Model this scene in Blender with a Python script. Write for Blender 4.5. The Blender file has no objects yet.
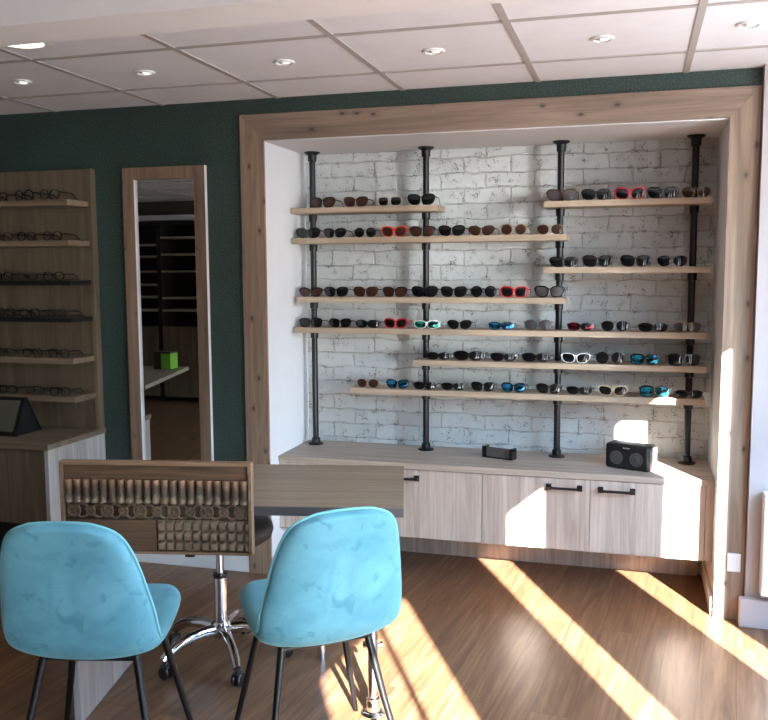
import bpy, bmesh, math, random
from mathutils import Vector, Matrix
random.seed(7)
PI = math.pi
sc = bpy.context.scene
COL = sc.collection

# ------------------------------------------------------------------ helpers
def lin(c):
    return tuple(((v/255)/12.92 if v/255 <= .04045 else ((v/255+.055)/1.055)**2.4) for v in c)

class MB:
    """collects shapes into one mesh"""
    def __init__(s): s.bm = bmesh.new()
    def box(s, x0, x1, y0, y1, z0, z1, bev=0.0, seg=2, mat=None):
        t = bmesh.new()
        r = bmesh.ops.create_cube(t, size=1.0)
        bmesh.ops.scale(t, vec=(x1-x0, y1-y0, z1-z0), verts=t.verts)
        bmesh.ops.translate(t, vec=((x0+x1)/2, (y0+y1)/2, (z0+z1)/2), verts=t.verts)
        if bev > 0:
            bmesh.ops.bevel(t, geom=t.edges[:], offset=bev, segments=seg, affect='EDGES', profile=.5)
        if mat is not None: bmesh.ops.transform(t, matrix=mat, verts=t.verts)
        s.join(t); return s
    def join(s, t):
        me = bpy.data.meshes.new('tmp'); t.to_mesh(me); t.free()
        s.bm.from_mesh(me); bpy.data.meshes.remove(me)
    def lathe(s, prof, n=24, mat=None, caps=True):
        t = bmesh.new(); rings = []
        for (r, z) in prof:
            rings.append([t.verts.new((r*math.cos(2*PI*k/n), r*math.sin(2*PI*k/n), z)) for k in range(n)])
        for a, b in zip(rings[:-1], rings[1:]):
            for k in range(n):
                t.faces.new((a[k], a[(k+1) % n], b[(k+1) % n], b[k]))
        if caps:
            t.faces.new(rings[0][::-1]); t.faces.new(rings[-1])
        bmesh.ops.recalc_face_normals(t, faces=t.faces)
        if mat is not None: bmesh.ops.transform(t, matrix=mat, verts=t.verts)
        s.join(t); return s
    def tube(s, pts, r, n=12, r2=None, flat=1.0):
        pts = [Vector(p) for p in pts]; m = len(pts)
        t = bmesh.new(); rings = []
        for i, p in enumerate(pts):
            d = (pts[min(i+1, m-1)] - pts[max(i-1, 0)]).normalized()
            ref = Vector((0, 0, 1)) if abs(d.z) < .9 else Vector((0, 1, 0))
            a = d.cross(ref).normalized(); b = a.cross(d).normalized()
            rr = r if r2 is None else r + (r2-r)*i/(m-1)
            rings.append([t.verts.new(p + a*math.cos(2*PI*k/n)*rr*flat + b*math.sin(2*PI*k/n)*rr) for k in range(n)])
        for A, B in zip(rings[:-1], rings[1:]):
            for k in range(n): t.faces.new((A[k], A[(k+1) % n], B[(k+1) % n], B[k]))
        t.faces.new(rings[0][::-1]); t.faces.new(rings[-1])
        bmesh.ops.recalc_face_normals(t, faces=t.faces)
        s.join(t); return s
    def prism(s, pts, y0, y1, axis='y', mat=None):
        t = bmesh.new()
        def V(p, q): return (p[0], q, p[1]) if axis == 'y' else ((q, p[0], p[1]) if axis == 'x' else (p[0], p[1], q))
        A = [t.verts.new(V(p, y0)) for p in pts]; B = [t.verts.new(V(p, y1)) for p in pts]
        n = len(pts)
        t.faces.new(A); t.faces.new(B[::-1])
        for k in range(n): t.faces.new((A[k], B[k], B[(k+1) % n], A[(k+1) % n]))
        bmesh.ops.recalc_face_normals(t, faces=t.faces)
        if mat is not None: bmesh.ops.transform(t, matrix=mat, verts=t.verts)
        s.join(t); return s
    def torus(s, c, R, r, axis='y', n=24, m=8, flat=1.0):
        t = bmesh.new(); g = []
        for i in range(n):
            a = 2*PI*i/n; row = []
            for j in range(m):
                b = 2*PI*j/m; q = R + r*math.cos(b)
                p = (q*math.cos(a), r*math.sin(b)*flat, q*math.sin(a)) if axis == 'y' else (q*math.cos(a), q*math.sin(a), r*math.sin(b)*flat)
                row.append(t.verts.new(Vector(p)+Vector(c)))
            g.append(row)
        for i in range(n):
            for j in range(m):
                t.faces.new((g[i][j], g[(i+1) % n][j], g[(i+1) % n][(j+1) % m], g[i][(j+1) % m]))
        bmesh.ops.recalc_face_normals(t, faces=t.faces)
        s.join(t); return s
    def build(s, name, mat=None, parent=None, smooth=False, loc=None):
        me = bpy.data.meshes.new(name); s.bm.to_mesh(me); s.bm.free()
        if mat: me.materials.append(mat)
        if smooth:
            for p in me.polygons: p.use_smooth = True
            try: me.set_sharp_from_angle(angle=math.radians(40))
            except Exception: pass
        o = bpy.data.objects.new(name, me); COL.objects.link(o)
        if parent: o.parent = parent
        if loc: o.location = loc
        return o

def tag(o, label=None, cat=None, group=None, kind=None):
    if label: o['label'] = label
    if cat: o['category'] = cat
    if group: o['group'] = group
    if kind: o['kind'] = kind
    return o
def thing(name, label, cat, loc=(0, 0, 0), rz=0.0, group=None):
    o = bpy.data.objects.new(name, None); COL.objects.link(o)
    o.empty_display_size = .05
    o.location = loc; o.rotation_euler = (0, 0, rz)
    return tag(o, label, cat, group)
def struct(name, mb, m, smooth=False):
    return tag(mb.build(name, m, smooth=smooth), kind='structure')
def copy_tree(o, parent=None):
    c = o.copy(); COL.objects.link(c)
    if parent: c.parent = parent
    for ch in list(o.children): copy_tree(ch, c)
    return c

# ------------------------------------------------------------------ materials
class NT:
    def __init__(s, name):
        s.m = bpy.data.materials.new(name); s.m.use_nodes = True
        s.t = s.m.node_tree; s.n = s.t.nodes; s.b = s.n['Principled BSDF']
    def add(s, ty, **kw):
        n = s.n.new(ty)
        for k, v in kw.items():
            if k in n.inputs: n.inputs[k].default_value = v
            else: setattr(n, k, v)
        return n
    def ln(s, a, b): s.t.links.new(a, b)
    def coords(s, scale=(1, 1, 1), rot=(0, 0, 0), loc=(0, 0, 0)):
        tc = s.add('ShaderNodeTexCoord'); mp = s.add('ShaderNodeMapping')
        mp.inputs['Scale'].default_value = scale; mp.inputs['Rotation'].default_value = rot; mp.inputs['Location'].default_value = loc
        s.ln(tc.outputs['Object'], mp.inputs['Vector']); return mp.outputs['Vector']
    def noise(s, vec, scale, detail=4, rough=.55, dist=0):
        n = s.add('ShaderNodeTexNoise'); n.inputs['Scale'].default_value = scale
        n.inputs['Detail'].default_value = detail; n.inputs['Roughness'].default_value = rough; n.inputs['Distortion'].default_value = dist
        s.ln(vec, n.inputs['Vector']); return n.outputs['Fac']
    def ramp(s, fac, stops):
        r = s.add('ShaderNodeValToRGB'); e = r.color_ramp.elements
        while len(e) < len(stops): e.new(.5)
        for k, (p, c) in enumerate(stops):
            e[k].position = p; e[k].color = tuple(c)+(1,) if len(c) == 3 else c
        s.ln(fac, r.inputs['Fac']); return r.outputs['Color']
    def mix(s, fac, a, b, mode='MIX'):
        m = s.add('ShaderNodeMix', data_type='RGBA', blend_type=mode)
        for sock, v in ((m.inputs[0], fac), (m.inputs[6], a), (m.inputs[7], b)):
            if hasattr(v, 'links'): s.ln(v, sock)
            elif isinstance(v, (int, float)): sock.default_value = v
            else: sock.default_value = tuple(v)+(1,)
        return m.outputs[2]
    def bump(s, h, strength=.3, dist=.002):
        b = s.add('ShaderNodeBump'); b.inputs['Strength'].default_value = strength; b.inputs['Distance'].default_value = dist
        s.ln(h, b.inputs['Height']); s.ln(b.outputs['Normal'], s.b.inputs['Normal'])
    def base(s, v):
        if hasattr(v, 'links'): s.ln(v, s.b.inputs['Base Color'])
        else: s.b.inputs['Base Color'].default_value = tuple(v)+(1,)
        return s

def plain(name, rgb, rough=.5, metal=0.0, noise=.06, bump=0.0, spec=None, coat=0.0):
    N = NT(name); c = lin(rgb)
    v = N.coords(); f = N.noise(v, 9, 3)
    N.base(N.ramp(f, [(.3, tuple(x*(1-noise) for x in c)), (.7, tuple(min(1, x*(1+noise)) for x in c))]))
    N.b.inputs['Roughness'].default_value = rough; N.b.inputs['Metallic'].default_value = metal
    if spec is not None: N.b.inputs['Specular IOR Level'].default_value = spec
    if coat: N.b.inputs['Coat Weight'].default_value = coat; N.b.inputs['Coat Roughness'].default_value = .08
    if bump: N.bump(N.noise(v, 220, 3), bump, .001)
    return N.m

def wood(name, dark, light, axis='z', rough=.55, knots=0.0, fine=1.0, contrast=1.0, loc=(0, 0, 0), bumpS=.12, spec=None):
    """grain stretched along one object axis"""
    N = NT(name)
    st = {'x': (.07, 1, 1), 'y': (1, .07, 1), 'z': (1, 1, .07)}[axis]
    st2 = {'x': (.03, 1, 1), 'y': (1, .03, 1), 'z': (1, 1, .03)}[axis]
    v = N.coords(st, loc=loc); v2 = N.coords(st2, loc=loc)
    a = N.noise(v, 14*fine, 5, .6, 1.2)
    b = N.noise(v2, 90*fine, 3, .6)
    d, l = lin(dark), lin(light)
    mid = tuple((p+q)/2 for p, q in zip(d, l))
    col = N.ramp(a, [(.5-.22/contrast, d), (.5, mid), (.5+.2/contrast, l)])
    f2 = N.ramp(b, [(.35, (.66, .64, .62) if knots else (.74, .72, .70)), (.6, (1, 1, 1))])
    col = N.mix(.55, col, f2, 'MULTIPLY')
    if knots:
        kst = {'x': (.55, 0, 1), 'y': (1, .45, 1), 'z': (1, 0, .55)}[axis]
        vo = N.add('ShaderNodeTexVoronoi'); vo.voronoi_dimensions = '2D'; sxx = N.add('ShaderNodeSeparateXYZ'); cxx = N.add('ShaderNodeCombineXYZ')
        vo.inputs['Scale'].default_value = 8.0; vo.inputs['Randomness'].default_value = 1
        N.ln(N.coords(kst, loc=loc), sxx.inputs[0]); N.ln(sxx.outputs['X'], cxx.inputs['X']); N.ln(sxx.outputs['Z'], cxx.inputs['Y']); N.ln(cxx.outputs[0], vo.inputs['Vector'])
        k = N.ramp(vo.outputs['Distance'], [(.018*knots, (.9, .9, .9)), (.045*knots, (.6, .6, .6)), (.07*knots, (.22, .22, .22)), (.15*knots, (0, 0, 0))])
        col = N.mix(k, col, tuple(x*.22 for x in d))
    N.base(col); N.b.inputs['Roughness'].default_value = rough
    if spec is not None: N.b.inputs['Specular IOR Level'].default_value = spec
    N.bump(b, bumpS, .002)
    return N.m

M = {}
M['oak_v'] = wood('oak_laminate_upright', (162, 145, 132), (210, 194, 180), 'z', .5, fine=1.1)
M['oak_h'] = wood('oak_laminate_level', (150, 134, 120), (192, 177, 163), 'x', .45, fine=1.1)
M['oak_shelf'] = wood('oak_shelf_board', (148, 131, 112), (190, 172, 149), 'x', .5, fine=1.1)
M['oak_shaded_v'] = wood('oak_unit_upright_shaded', (84, 72, 56), (122, 106, 86), 'z', .5, fine=1.0)  # oak darkened in colour to carry the dim light at the left
M['oak_shaded_h'] = wood('oak_unit_level_shaded', (96, 82, 66), (140, 122, 100), 'x', .5, fine=1.0)  # level grain, with the same shade put into its colour
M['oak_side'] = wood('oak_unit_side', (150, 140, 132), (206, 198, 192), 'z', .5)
M['desk_top'] = wood('grey_oak_desk', (118, 101, 84), (160, 141, 121), 'x', .42, fine=1.3)
M['desk_edge_shade'] = plain('desk_edge_shade_paint', (88, 83, 84), .5)  # dark grey paints in the shade on the desk's front edge
M['desk_panel'] = wood('grey_oak_desk_panel', (136, 126, 122), (184, 174, 168), 'z', .5)
M['pine_v'] = wood('reclaimed_pine_upright', (114, 94, 77), (166, 142, 120), 'z', .6, knots=1.0)
M['pine_v2'] = wood('reclaimed_pine_upright_right', (114, 95, 79), (168, 146, 126), 'z', .6, knots=1.0, loc=(3.3, 1.2, .7))
M['pine_h'] = wood('reclaimed_pine_level', (106, 89, 76), (158, 137, 120), 'x', .6, knots=1.0, loc=(.4, 0, .31))
M['pine_m'] = wood('mirror_frame_wood', (106, 86, 68), (156, 132, 110), 'z', .6, knots=.5)
M['carved'] = wood('carved_dark_wood', (66, 47, 33), (128, 96, 68), 'x', .6, fine=1.6)
M['carved_dark'] = wood('carved_recess_wood', (46, 34, 25), (76, 58, 44), 'x', .7, fine=1.6)
M['carved_scroll'] = wood('carved_scroll_wood', (76, 59, 43), (128, 101, 75), 'x', .6, fine=1.6)
M['carved_light'] = wood('worn_block_wood', (84, 66, 50), (158, 132, 106), 'x', .65, fine=1.6)
M['carved_frame'] = wood('carved_frame_wood', (112, 84, 62), (164, 130, 102), 'x', .55, fine=1.4)

def reed_mat():
    N = NT('reeded_worn_wood'); tc = N.add('ShaderNodeTexCoord'); sx = N.add('ShaderNodeSeparateXYZ')
    N.ln(tc.outputs['Object'], sx.inputs[0])
    f = N.noise(N.coords((1, 1, .5)), 38, 4)
    ad = N.add('ShaderNodeMath', operation='MULTIPLY_ADD'); N.ln(sx.outputs['Z'], ad.inputs[0]); ad.inputs[1].default_value = 12.0
    N.ln(f, ad.inputs[2])
    col = N.ramp(ad.outputs[0], [(.22, lin((128, 108, 86))), (.36, lin((74, 60, 46))), (.66, lin((84, 62, 44))), (1.0, lin((160, 120, 90)))])
    N.base(col); N.b.inputs['Roughness'].default_value = .6; N.bump(f, .2, .002); return N.m
M['reed'] = reed_mat()

M['black_metal'] = plain('matte_black_pipe', (13, 13, 14), .42, .3, .1)
M['black_plastic'] = plain('black_plastic', (20, 20, 21), .42)
M['black_gloss'] = plain('gloss_black', (10, 10, 11), .12, coat=.5)
M['black_seat'] = plain('black_vinyl', (16, 16, 17), .6, bump=.05)
M['chrome'] = plain('chrome', (225, 226, 230), .08, 1.0, .02)
M['steel'] = plain('brushed_steel', (185, 185, 190), .22, 1.0, .03)
M['white'] = plain('white_paint', (232, 232, 230), .6, 0, .02)
M['white_jamb'] = plain('white_niche_paint', (218, 219, 222), .65, 0, .015)
M['white_gloss'] = plain('white_enamel', (234, 234, 234), .3, 0, .01)
M['ceil_tile'] = plain('ceiling_tile', (236, 237, 242), .85, 0, .025, bump=.05)
M['ceil_bar'] = plain('ceiling_bar', (174, 169, 166), .6, 0, .02)
M['beam'] = plain('beam_paint', (234, 234, 236), .8, 0, .02)
M['wall_plain'] = plain('shop_wall_paint', (84, 76, 66), .8, 0, .03)
M['shopfront'] = plain('shopfront_grey', (92, 92, 94), .6)
M['pier'] = plain('pier_paint', (176, 170, 170), .7, 0, .015)
M['reflector'] = plain('lamp_reflector', (110, 100, 92), .3, .4)
M['mesh_grey'] = plain('speaker_cone', (66, 66, 66), .6)
M['grey_panel'] = plain('grey_panel', (96, 92, 90), .25)
M['screen'] = plain('tilted_screen', (84, 82, 70), .2)
M['green_box'] = plain('lime_carton', (118, 190, 60), .5)
M['dark_box'] = plain('dark_carton', (52, 48, 42), .6)
M['dark_unit'] = plain('dark_unit_panel', (34, 30, 26), .6)
M['pale_edge'] = plain('pale_shelf_edge', (150, 140, 122), .55)
M['logo'] = plain('logo_grey', (170, 170, 170), .5)

def mirror_mat():
    N = NT('mirror_glass'); N.base((.80, .82, .80)); N.b.inputs['Metallic'].default_value = 1; N.b.inputs['Roughness'].default_value = .01
    return N.m
M['mirror'] = mirror_mat()
def green_wall():
    N = NT('green_textured_paint'); v = N.coords()
    f = N.noise(v, 4, 3); g = N.noise(v, 150, 2, .6)
    c = N.ramp(f, [(.3, lin((37, 53, 49))), (.7, lin((43, 61, 56)))])
    sp = N.ramp(g, [(.50, (0, 0, 0)), (.66, (.5, .5, .5))])
    c = N.mix(sp, c, lin((84, 110, 100)))
    N.base(c); N.b.inputs['Roughness'].default_value = .6; N.bump(g, .5, .004); return N.m
M['green'] = green_wall()

def floor_mat():
    N = NT('brown_laminate_planks')
    ang = math.radians(5.5)
    v = N.coords((1, 1, 1), rot=(0, 0, PI/2 + ang))      # planks run away from the shop front
    br = N.add('ShaderNodeTexBrick'); br.offset = .37; br.offset_frequency = 2
    N.ln(v, br.inputs['Vector'])
    br.inputs['Scale'].default_value = 1; br.inputs['Brick Width'].default_value = 1.25; br.inputs['Row Height'].default_value = .13
    br.inputs['Mortar Size'].default_value = .0007; br.inputs['Mortar Smooth'].default_value = .1
    br.inputs['Color1'].default_value = (0, 0, 0, 1); br.inputs['Color2'].default_value = (1, 1, 1, 1); br.inputs['Mortar'].default_value = (.5, .5, .5, 1)
    # each plank gets its own slice of the grain
    vm = N.add('ShaderNodeVectorMath', operation='MULTIPLY_ADD')
    N.ln(br.outputs['Color'], vm.inputs[0]); vm.inputs[1].default_value = (3.1, 7.7, 5.3); N.ln(v, vm.inputs[2])
    mp = N.add('ShaderNodeMapping'); mp.inputs['Scale'].default_value = (.10, 1, 1); N.ln(vm.outputs[0], mp.inputs['Vector'])
    a = N.noise(mp.outputs['Vector'], 13, 5, .6, 1.6)
    mp2 = N.add('ShaderNodeMapping'); mp2.inputs['Scale'].default_value = (.04, 1, 1); N.ln(vm.outputs[0], mp2.inputs['Vector'])
    b = N.noise(mp2.outputs['Vector'], 110, 3, .6)
    # cathedral rings
    wv = N.add('ShaderNodeTexWave', wave_type='RINGS', bands_direction='Y'); wv.rings_direction = 'X'
    wv.inputs['Scale'].default_value = 9; wv.inputs['Distortion'].default_value = 7; wv.inputs['Detail'].default_value = 2; wv.inputs['Detail Scale'].default_value = 1.4
    N.ln(mp.outputs['Vector'], wv.inputs['Vector'])
    c = N.ramp(a, [(.28, lin((100, 70, 50))), (.5, lin((130, 96, 70))), (.74, lin((156, 122, 92)))])
    c = N.mix(.5, c, N.ramp(b, [(.34, (.62, .58, .55)), (.62, (1, 1, 1))]), 'MULTIPLY')
    c = N.mix(.35, c, N.ramp(wv.outputs['Fac'], [(.05, (.62, .55, .5)), (.3, (1, 1, 1))]), 'MULTIPLY')
    tone = N.ramp(br.outputs['Color'], [(0, (.84, .82, .80)), (1, (1.0, 1.0, 1.0))])
    c = N.mix(1.0, c, tone, 'MULTIPLY')
    c = N.mix(br.outputs['Fac'], c, lin((58, 38, 26)))
    N.base(c); N.b.inputs['Roughness'].default_value = .36; N.b.inputs['Specular IOR Level'].default_value = .45
    N.bump(b, .06, .001); return N.m
M['floor'] = floor_mat()

def brick_mat():
    N = NT('whitewashed_rough_brick')
    tc = N.add('ShaderNodeTexCoord'); sp = N.add('ShaderNodeSeparateXYZ'); cb = N.add('ShaderNodeCombineXYZ')
    N.ln(tc.outputs['Object'], sp.inputs[0]); N.ln(sp.outputs['X'], cb.inputs['X']); N.ln(sp.outputs['Z'], cb.inputs['Y'])
    v0 = N.coords()
    dn = N.add('ShaderNodeTexNoise'); dn.inputs['Scale'].default_value = 9; dn.inputs['Detail'].default_value = 4; N.ln(v0, dn.inputs['Vector'])
    vm = N.add('ShaderNodeVectorMath', operation='MULTIPLY_ADD'); N.ln(dn.outputs['Color'], vm.inputs[0]); vm.inputs[1].default_value = (.040, .034, 0); N.ln(cb.outputs[0], vm.inputs[2])
    br = N.add('ShaderNodeTexBrick'); br.offset = .5
    N.ln(vm.outputs[0], br.inputs['Vector'])
    br.inputs['Scale'].default_value = 1; br.inputs['Brick Width'].default_value = .235; br.inputs['Row Height'].default_value = .0765
    br.inputs['Mortar Size'].default_value = .0055; br.inputs['Mortar Smooth'].default_value = .8
    br.inputs['Color1'].default_value = (0, 0, 0, 1); br.inputs['Color2'].default_value = (1, 1, 1, 1); br.inputs['Mortar'].default_value = (.5, .5, .5, 1)
    big = N.noise(v0, 3.5, 3); mid = N.noise(v0, 24, 5, .62); fine = N.noise(v0, 140, 3, .6)
    col = N.ramp(big, [(.3, lin((187, 189, 187))), (.7, lin((207, 210, 209)))])
    tone = N.ramp(br.outputs['Color'], [(0, (.90, .90, .89)), (1, (1, 1, 1))]); col = N.mix(1, col, tone, 'MULTIPLY')
    # worn joints
    jw = N.add('ShaderNodeMath', operation='MULTIPLY'); N.ln(br.outputs['Fac'], jw.inputs[0])
    N.ln(N.ramp(mid, [(.42, (.05, .05, .05)), (.68, (.8, .8, .8))]), jw.inputs[1])
    col = N.mix(jw.outputs[0], col, lin((144, 138, 130)))
    # pits where the paint has gone
    mul = N.add('ShaderNodeMath', operation='MULTIPLY'); N.ln(fine, mul.inputs[0]); N.ln(mid, mul.inputs[1])
    pit = N.ramp(mul.outputs[0], [(.315, (0, 0, 0)), (.37, (.75, .75, .75))])
    col = N.mix(pit, col, lin((72, 66, 58)))
    N.base(col); N.b.inputs['Roughness'].default_value = .75
    h = N.add('ShaderNodeMath', operation='MULTIPLY_ADD'); N.ln(br.outputs['Fac'], h.inputs[0]); h.inputs[1].default_value = -1.0; N.ln(mid, h.inputs[2])
    h2 = N.add('ShaderNodeMath', operation='SUBTRACT'); N.ln(h.outputs[0], h2.inputs[0]); N.ln(pit, h2.inputs[1])
    N.bump(h2.outputs[0], .7, .006); return N.m
M['brick'] = brick_mat()

def velvet():
    N = NT('teal_velvet'); v = N.coords()
    f = N.noise(v, 7, 4, .55, .6); g = N.noise(v, 15, 3, .5, 1.5)
    c = N.ramp(f, [(.3, lin((86, 144, 160))), (.7, lin((112, 170, 184)))])
    nap = N.ramp(g, [(.60, (0, 0, 0)), (.70, (.55, .55, .55))])
    c = N.mix(nap, c, lin((66, 126, 140)))
    N.base(c); N.b.inputs['Roughness'].default_value = .8; N.b.inputs['Specular IOR Level'].default_value = .2
    N.b.inputs['Sheen Weight'].default_value = .45; N.b.inputs['Sheen Roughness'].default_value = .4
    N.b.inputs['Sheen Tint'].default_value = lin((170, 225, 232))+(1,)
    N.bump(N.noise(v, 400, 2), .05, .001); return N.m
M['velvet'] = velvet()
M['velvet_rim'] = plain('teal_velvet_piping', (116, 182, 190), .7)

def emit(name, rgb, s):
    N = NT(name); N.base((.9, .9, .9)); N.b.inputs['Emission Color'].default_value = lin(rgb)+(1,); N.b.inputs['Emission Strength'].default_value = s
    return N.m
M['bulb'] = emit('lit_lamp_lens', (255, 246, 232), 3.0)
M['bulb_dim'] = emit('dim_lamp_lens', (255, 246, 236), 1.4)
M['bulb_big'] = emit('bright_lamp_lens', (255, 248, 236), 9.0)

def frame_m(name, rgb, rough=.25): return plain('spectacle_frame_'+name, rgb, rough, 0, .03)
F = dict(black=frame_m('black', (16, 16, 17)), red=frame_m('red', (196, 34, 44)), white=frame_m('white', (232, 234, 232)),
         beige=frame_m('beige', (206, 184, 150)), brown=frame_m('brown', (72, 44, 32)), pink=frame_m('pink', (206, 44, 70)),
         clear=frame_m('pale', (190, 184, 176)), gold=plain('spectacle_frame_gold', (176, 142, 96), .3, .9), gun=plain('spectacle_frame_gunmetal', (58, 56, 54), .3, .8),
         orange=frame_m('orange_red', (220, 62, 40)))
def lens_m(name, rgb, rough=.03, metal=0.0):
    return plain('tinted_lens_'+name, rgb, rough, metal, .02, spec=.5)
L = dict(dark=lens_m('black', (16, 16, 18)), brown=lens_m('brown', (58, 34, 26)), grey=lens_m('grey', (70, 66, 68)), green=lens_m('green_mirror', (70, 214, 178), .12, .7),
         blue=lens_m('blue_mirror', (40, 150, 230), .12, .7), teal=lens_m('teal_mirror', (44, 168, 204), .12, .7), red=lens_m('red_mirror', (160, 30, 40), .12, .6))
def clear_lens():
    N = NT('clear_spectacle_lens'); t = N.n.new('ShaderNodeBsdfTransparent'); g = N.n.new('ShaderNodeBsdfGlossy'); g.inputs['Roughness'].default_value = .03
    mx = N.n.new('ShaderNodeMixShader'); mx.inputs[0].default_value = .1
    N.ln(t.outputs[0], mx.inputs[1]); N.ln(g.outputs[0], mx.inputs[2]); N.ln(mx.outputs[0], N.n['Material Output'].inputs[0])
    return N.m
L['clear'] = clear_lens()
def mirrored(name, rgb):
    N = NT('painted_glint_lens_'+name); v = N.coords((1, 1, 1.6)); f = N.noise(v, 28, 3, .6, 1.0)
    N.base(N.ramp(f, [(.40, lin((12, 20, 30))), (.5, lin(tuple(int(q*.6) for q in rgb))), (.62, lin(rgb))])); N.b.inputs['Metallic'].default_value = .7; N.b.inputs['Roughness'].default_value = .12  # dark-to-bright noise paints highlights into the lens colour
    return N.m
for k_, c_ in (('blue', (60, 176, 245)), ('teal', (60, 190, 220)), ('green', (80, 225, 190)), ('red', (150, 34, 44))): L[k_] = mirrored(k_, c_)

# ------------------------------------------------------------------ measures of the place
H = 2.2915                                  # ceiling
XLO, XLI, XRI, XRO = 1.009, 1.1275, 3.1726, 3.290   # niche surround
ZFO, ZFI = 2.2184, 2.0981
DB = .529                                   # brick face
XW0, KW = 4.34, .10                         # window wall: x = XW0 + KW*y
YF = -5.4                                   # shop front
XL = -3.2

# ------------------------------------------------------------------ room shell
m = MB(); m.box(XL-.1, 4.8, YF-.1, .75, -.05, 0); struct('floor', m, M['floor'])
m = MB(); m.prism([(XL-.1, YF-.1), (XW0+KW*(YF-.1)+.012, YF-.1), (XW0+.012, 0), (XL-.1, 0)], H, H+.06, axis='z'); struct('ceiling', m, M['ceil_tile'])
# bars of the tile grid
m = MB(); g0 = -.3678
for i in range(-5, 7): m.box(.6*i-.012, .6*i+.012, YF, -.001, H-.004, H+.002)
for j in range(-1, 9):
    y = g0-.6*j
    if y < -.001: m.box(XL, 3.78, y-.010, y+.010, H-.0045, H+.002)
struct('trim_4', m, M['ceil_bar'])
# dark shadow-gap angle between ceiling and green wall
# dropped beam across the room
m = MB(); m.box(XL, 4.13, -1.835, -1.650, 2.15, H-.0046, .002); struct('trim_5', m, M['beam'])

# back wall: green, with the opening of the niche
m = MB()
m.box(XL, XLI-.005, 0, .12, 0, H); m.box(XLI-.005, XRI+.005, 0, .12, ZFI+.002, H); m.box(XRI+.005, 4.8, 0, .12, 0, H)
struct('wall_back', m, M['green'])
m = MB(); m.box(XLI-.1, XRI+.1, DB, DB+.1, 0, ZFI+.1); struct('wall_niche', m, M['brick'])
m = MB(); m.box(XLI-.03, XLI, .12, DB, 0, ZFI); m.box(XLI-.004, XLI, .0, .12, 0, ZFI); struct('wall_niche_left', m, M['white_jamb'])
m = MB(); m.box(XRI, XRI+.03, .12, DB, 0, ZFI); m.box(XRI, XRI+.004, .0, .12, 0, ZFI); struct('wall_niche_right', m, M['white_jamb'])
m = MB(); m.box(XLI, XRI, 0.0, DB, ZFI-.004, ZFI+.001); struct('wall_niche_top', m, M['white_jamb'])
# wooden surround
m = MB(); m.prism([(XLO, 0), (XLI, 0), (XLI, ZFI), (XLO, ZFO)], -.016, .0); struct('trim_1', m, M['pine_v'])
m = MB(); m.prism([(XLO, ZFO), (XLI, ZFI+.0006), (XRI, ZFI+.0006), (XRO, ZFO)], -.016, .0); struct('trim_2', m, M['pine_h'])
m = MB(); m.prism([(XRI, 0), (XRO, 0), (XRO, ZFO), (XRI, ZFI)], -.016, .0); struct('trim_3', m, M['pine_v2'])
# baseboards
m = MB(); m.box(.25, XLO-.001, -.014, 0, 0, .10, .002); m.box(XL, -.82, -.014, 0, 0, .10, .002); struct('baseboard_back', m, M['white'])
m = MB(); m.box(XLI, XLI+.012, .0, DB-.02, 0, .085, .002); struct('baseboard_left', m, M['white'])
m = MB(); m.box(XRI-.012, XRI, .0, DB-.02, 0, .085, .002); struct('baseboard_niche_right', m, M['white'])
# white pier right of the surround
m = MB(); m.box(3.293, 4.45, -.055, -.0005, 0, H); struct('wall_pier', m, M['pier'])
m = MB(); m.box(3.268, 4.4, -.095, -.056, 0, .122, .004); struct('baseboard_right', m, M['pier'])

# window wall on the right (narrow glazed openings) and shop front behind the camera
def wx(y): return XW0 + KW*y
def wall_piece(mb, ya, yb, z0, z1, t=.10):
    mb.prism([(wx(ya), ya), (wx(yb), yb), (wx(yb)+t, yb), (wx(ya)+t, ya)], z0, z1, axis='z')
def yw(x0): return (x0-XW0)/.619
HEAD = 2.136; TW = .015
slots = [(yw(3.025)-.03, yw(3.208)), (yw(2.335)-.03, yw(2.495)), (-5.05, yw(1.77)), (-1.60, -.75)]
m = MB(); last = YF-.1
for a, b in sorted(slots):
    wall_piece(m, last, a, 0, H, TW); wall_piece(m, a, b, HEAD, H, TW); last = b
    if a == -1.60: wall_piece(m, a, b, 0, .9, TW)
wall_piece(m, last, .0, 0, H, TW)
struct('wall_right', m, M['shopfront'])
for n, (a, b) in enumerate(sorted(slots)):
    f = MB()
    def fp(ya, yb, z0, z1): f.prism([(wx(ya)-.012, ya), (wx(yb)-.012, yb), (wx(yb)-.0005, yb), (wx(ya)-.0005, ya)], z0, z1, axis='z')
    fp(a-.05, a-.003, 0, HEAD+.05); fp(b+.008, b+.05, 0, HEAD+.05); fp(a-.003, b+.008, HEAD+.012, HEAD+.05)
    if n == 0:
        yc = yw(1.575); fp(yc-.018, yc+.018, 0, HEAD+.012)
    struct('window_%d' % (n+1), f, M['shopfront'])
m = MB(); m.box(XL-.1, wx(YF)+.01, YF-.1, YF, 0, H)
struct('wall_front', m, M['wall_plain'])
m = MB(); m.box(XL-.1, XL, YF, 0, 0, H); struct('wall_left', m, M['wall_plain'])

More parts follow.
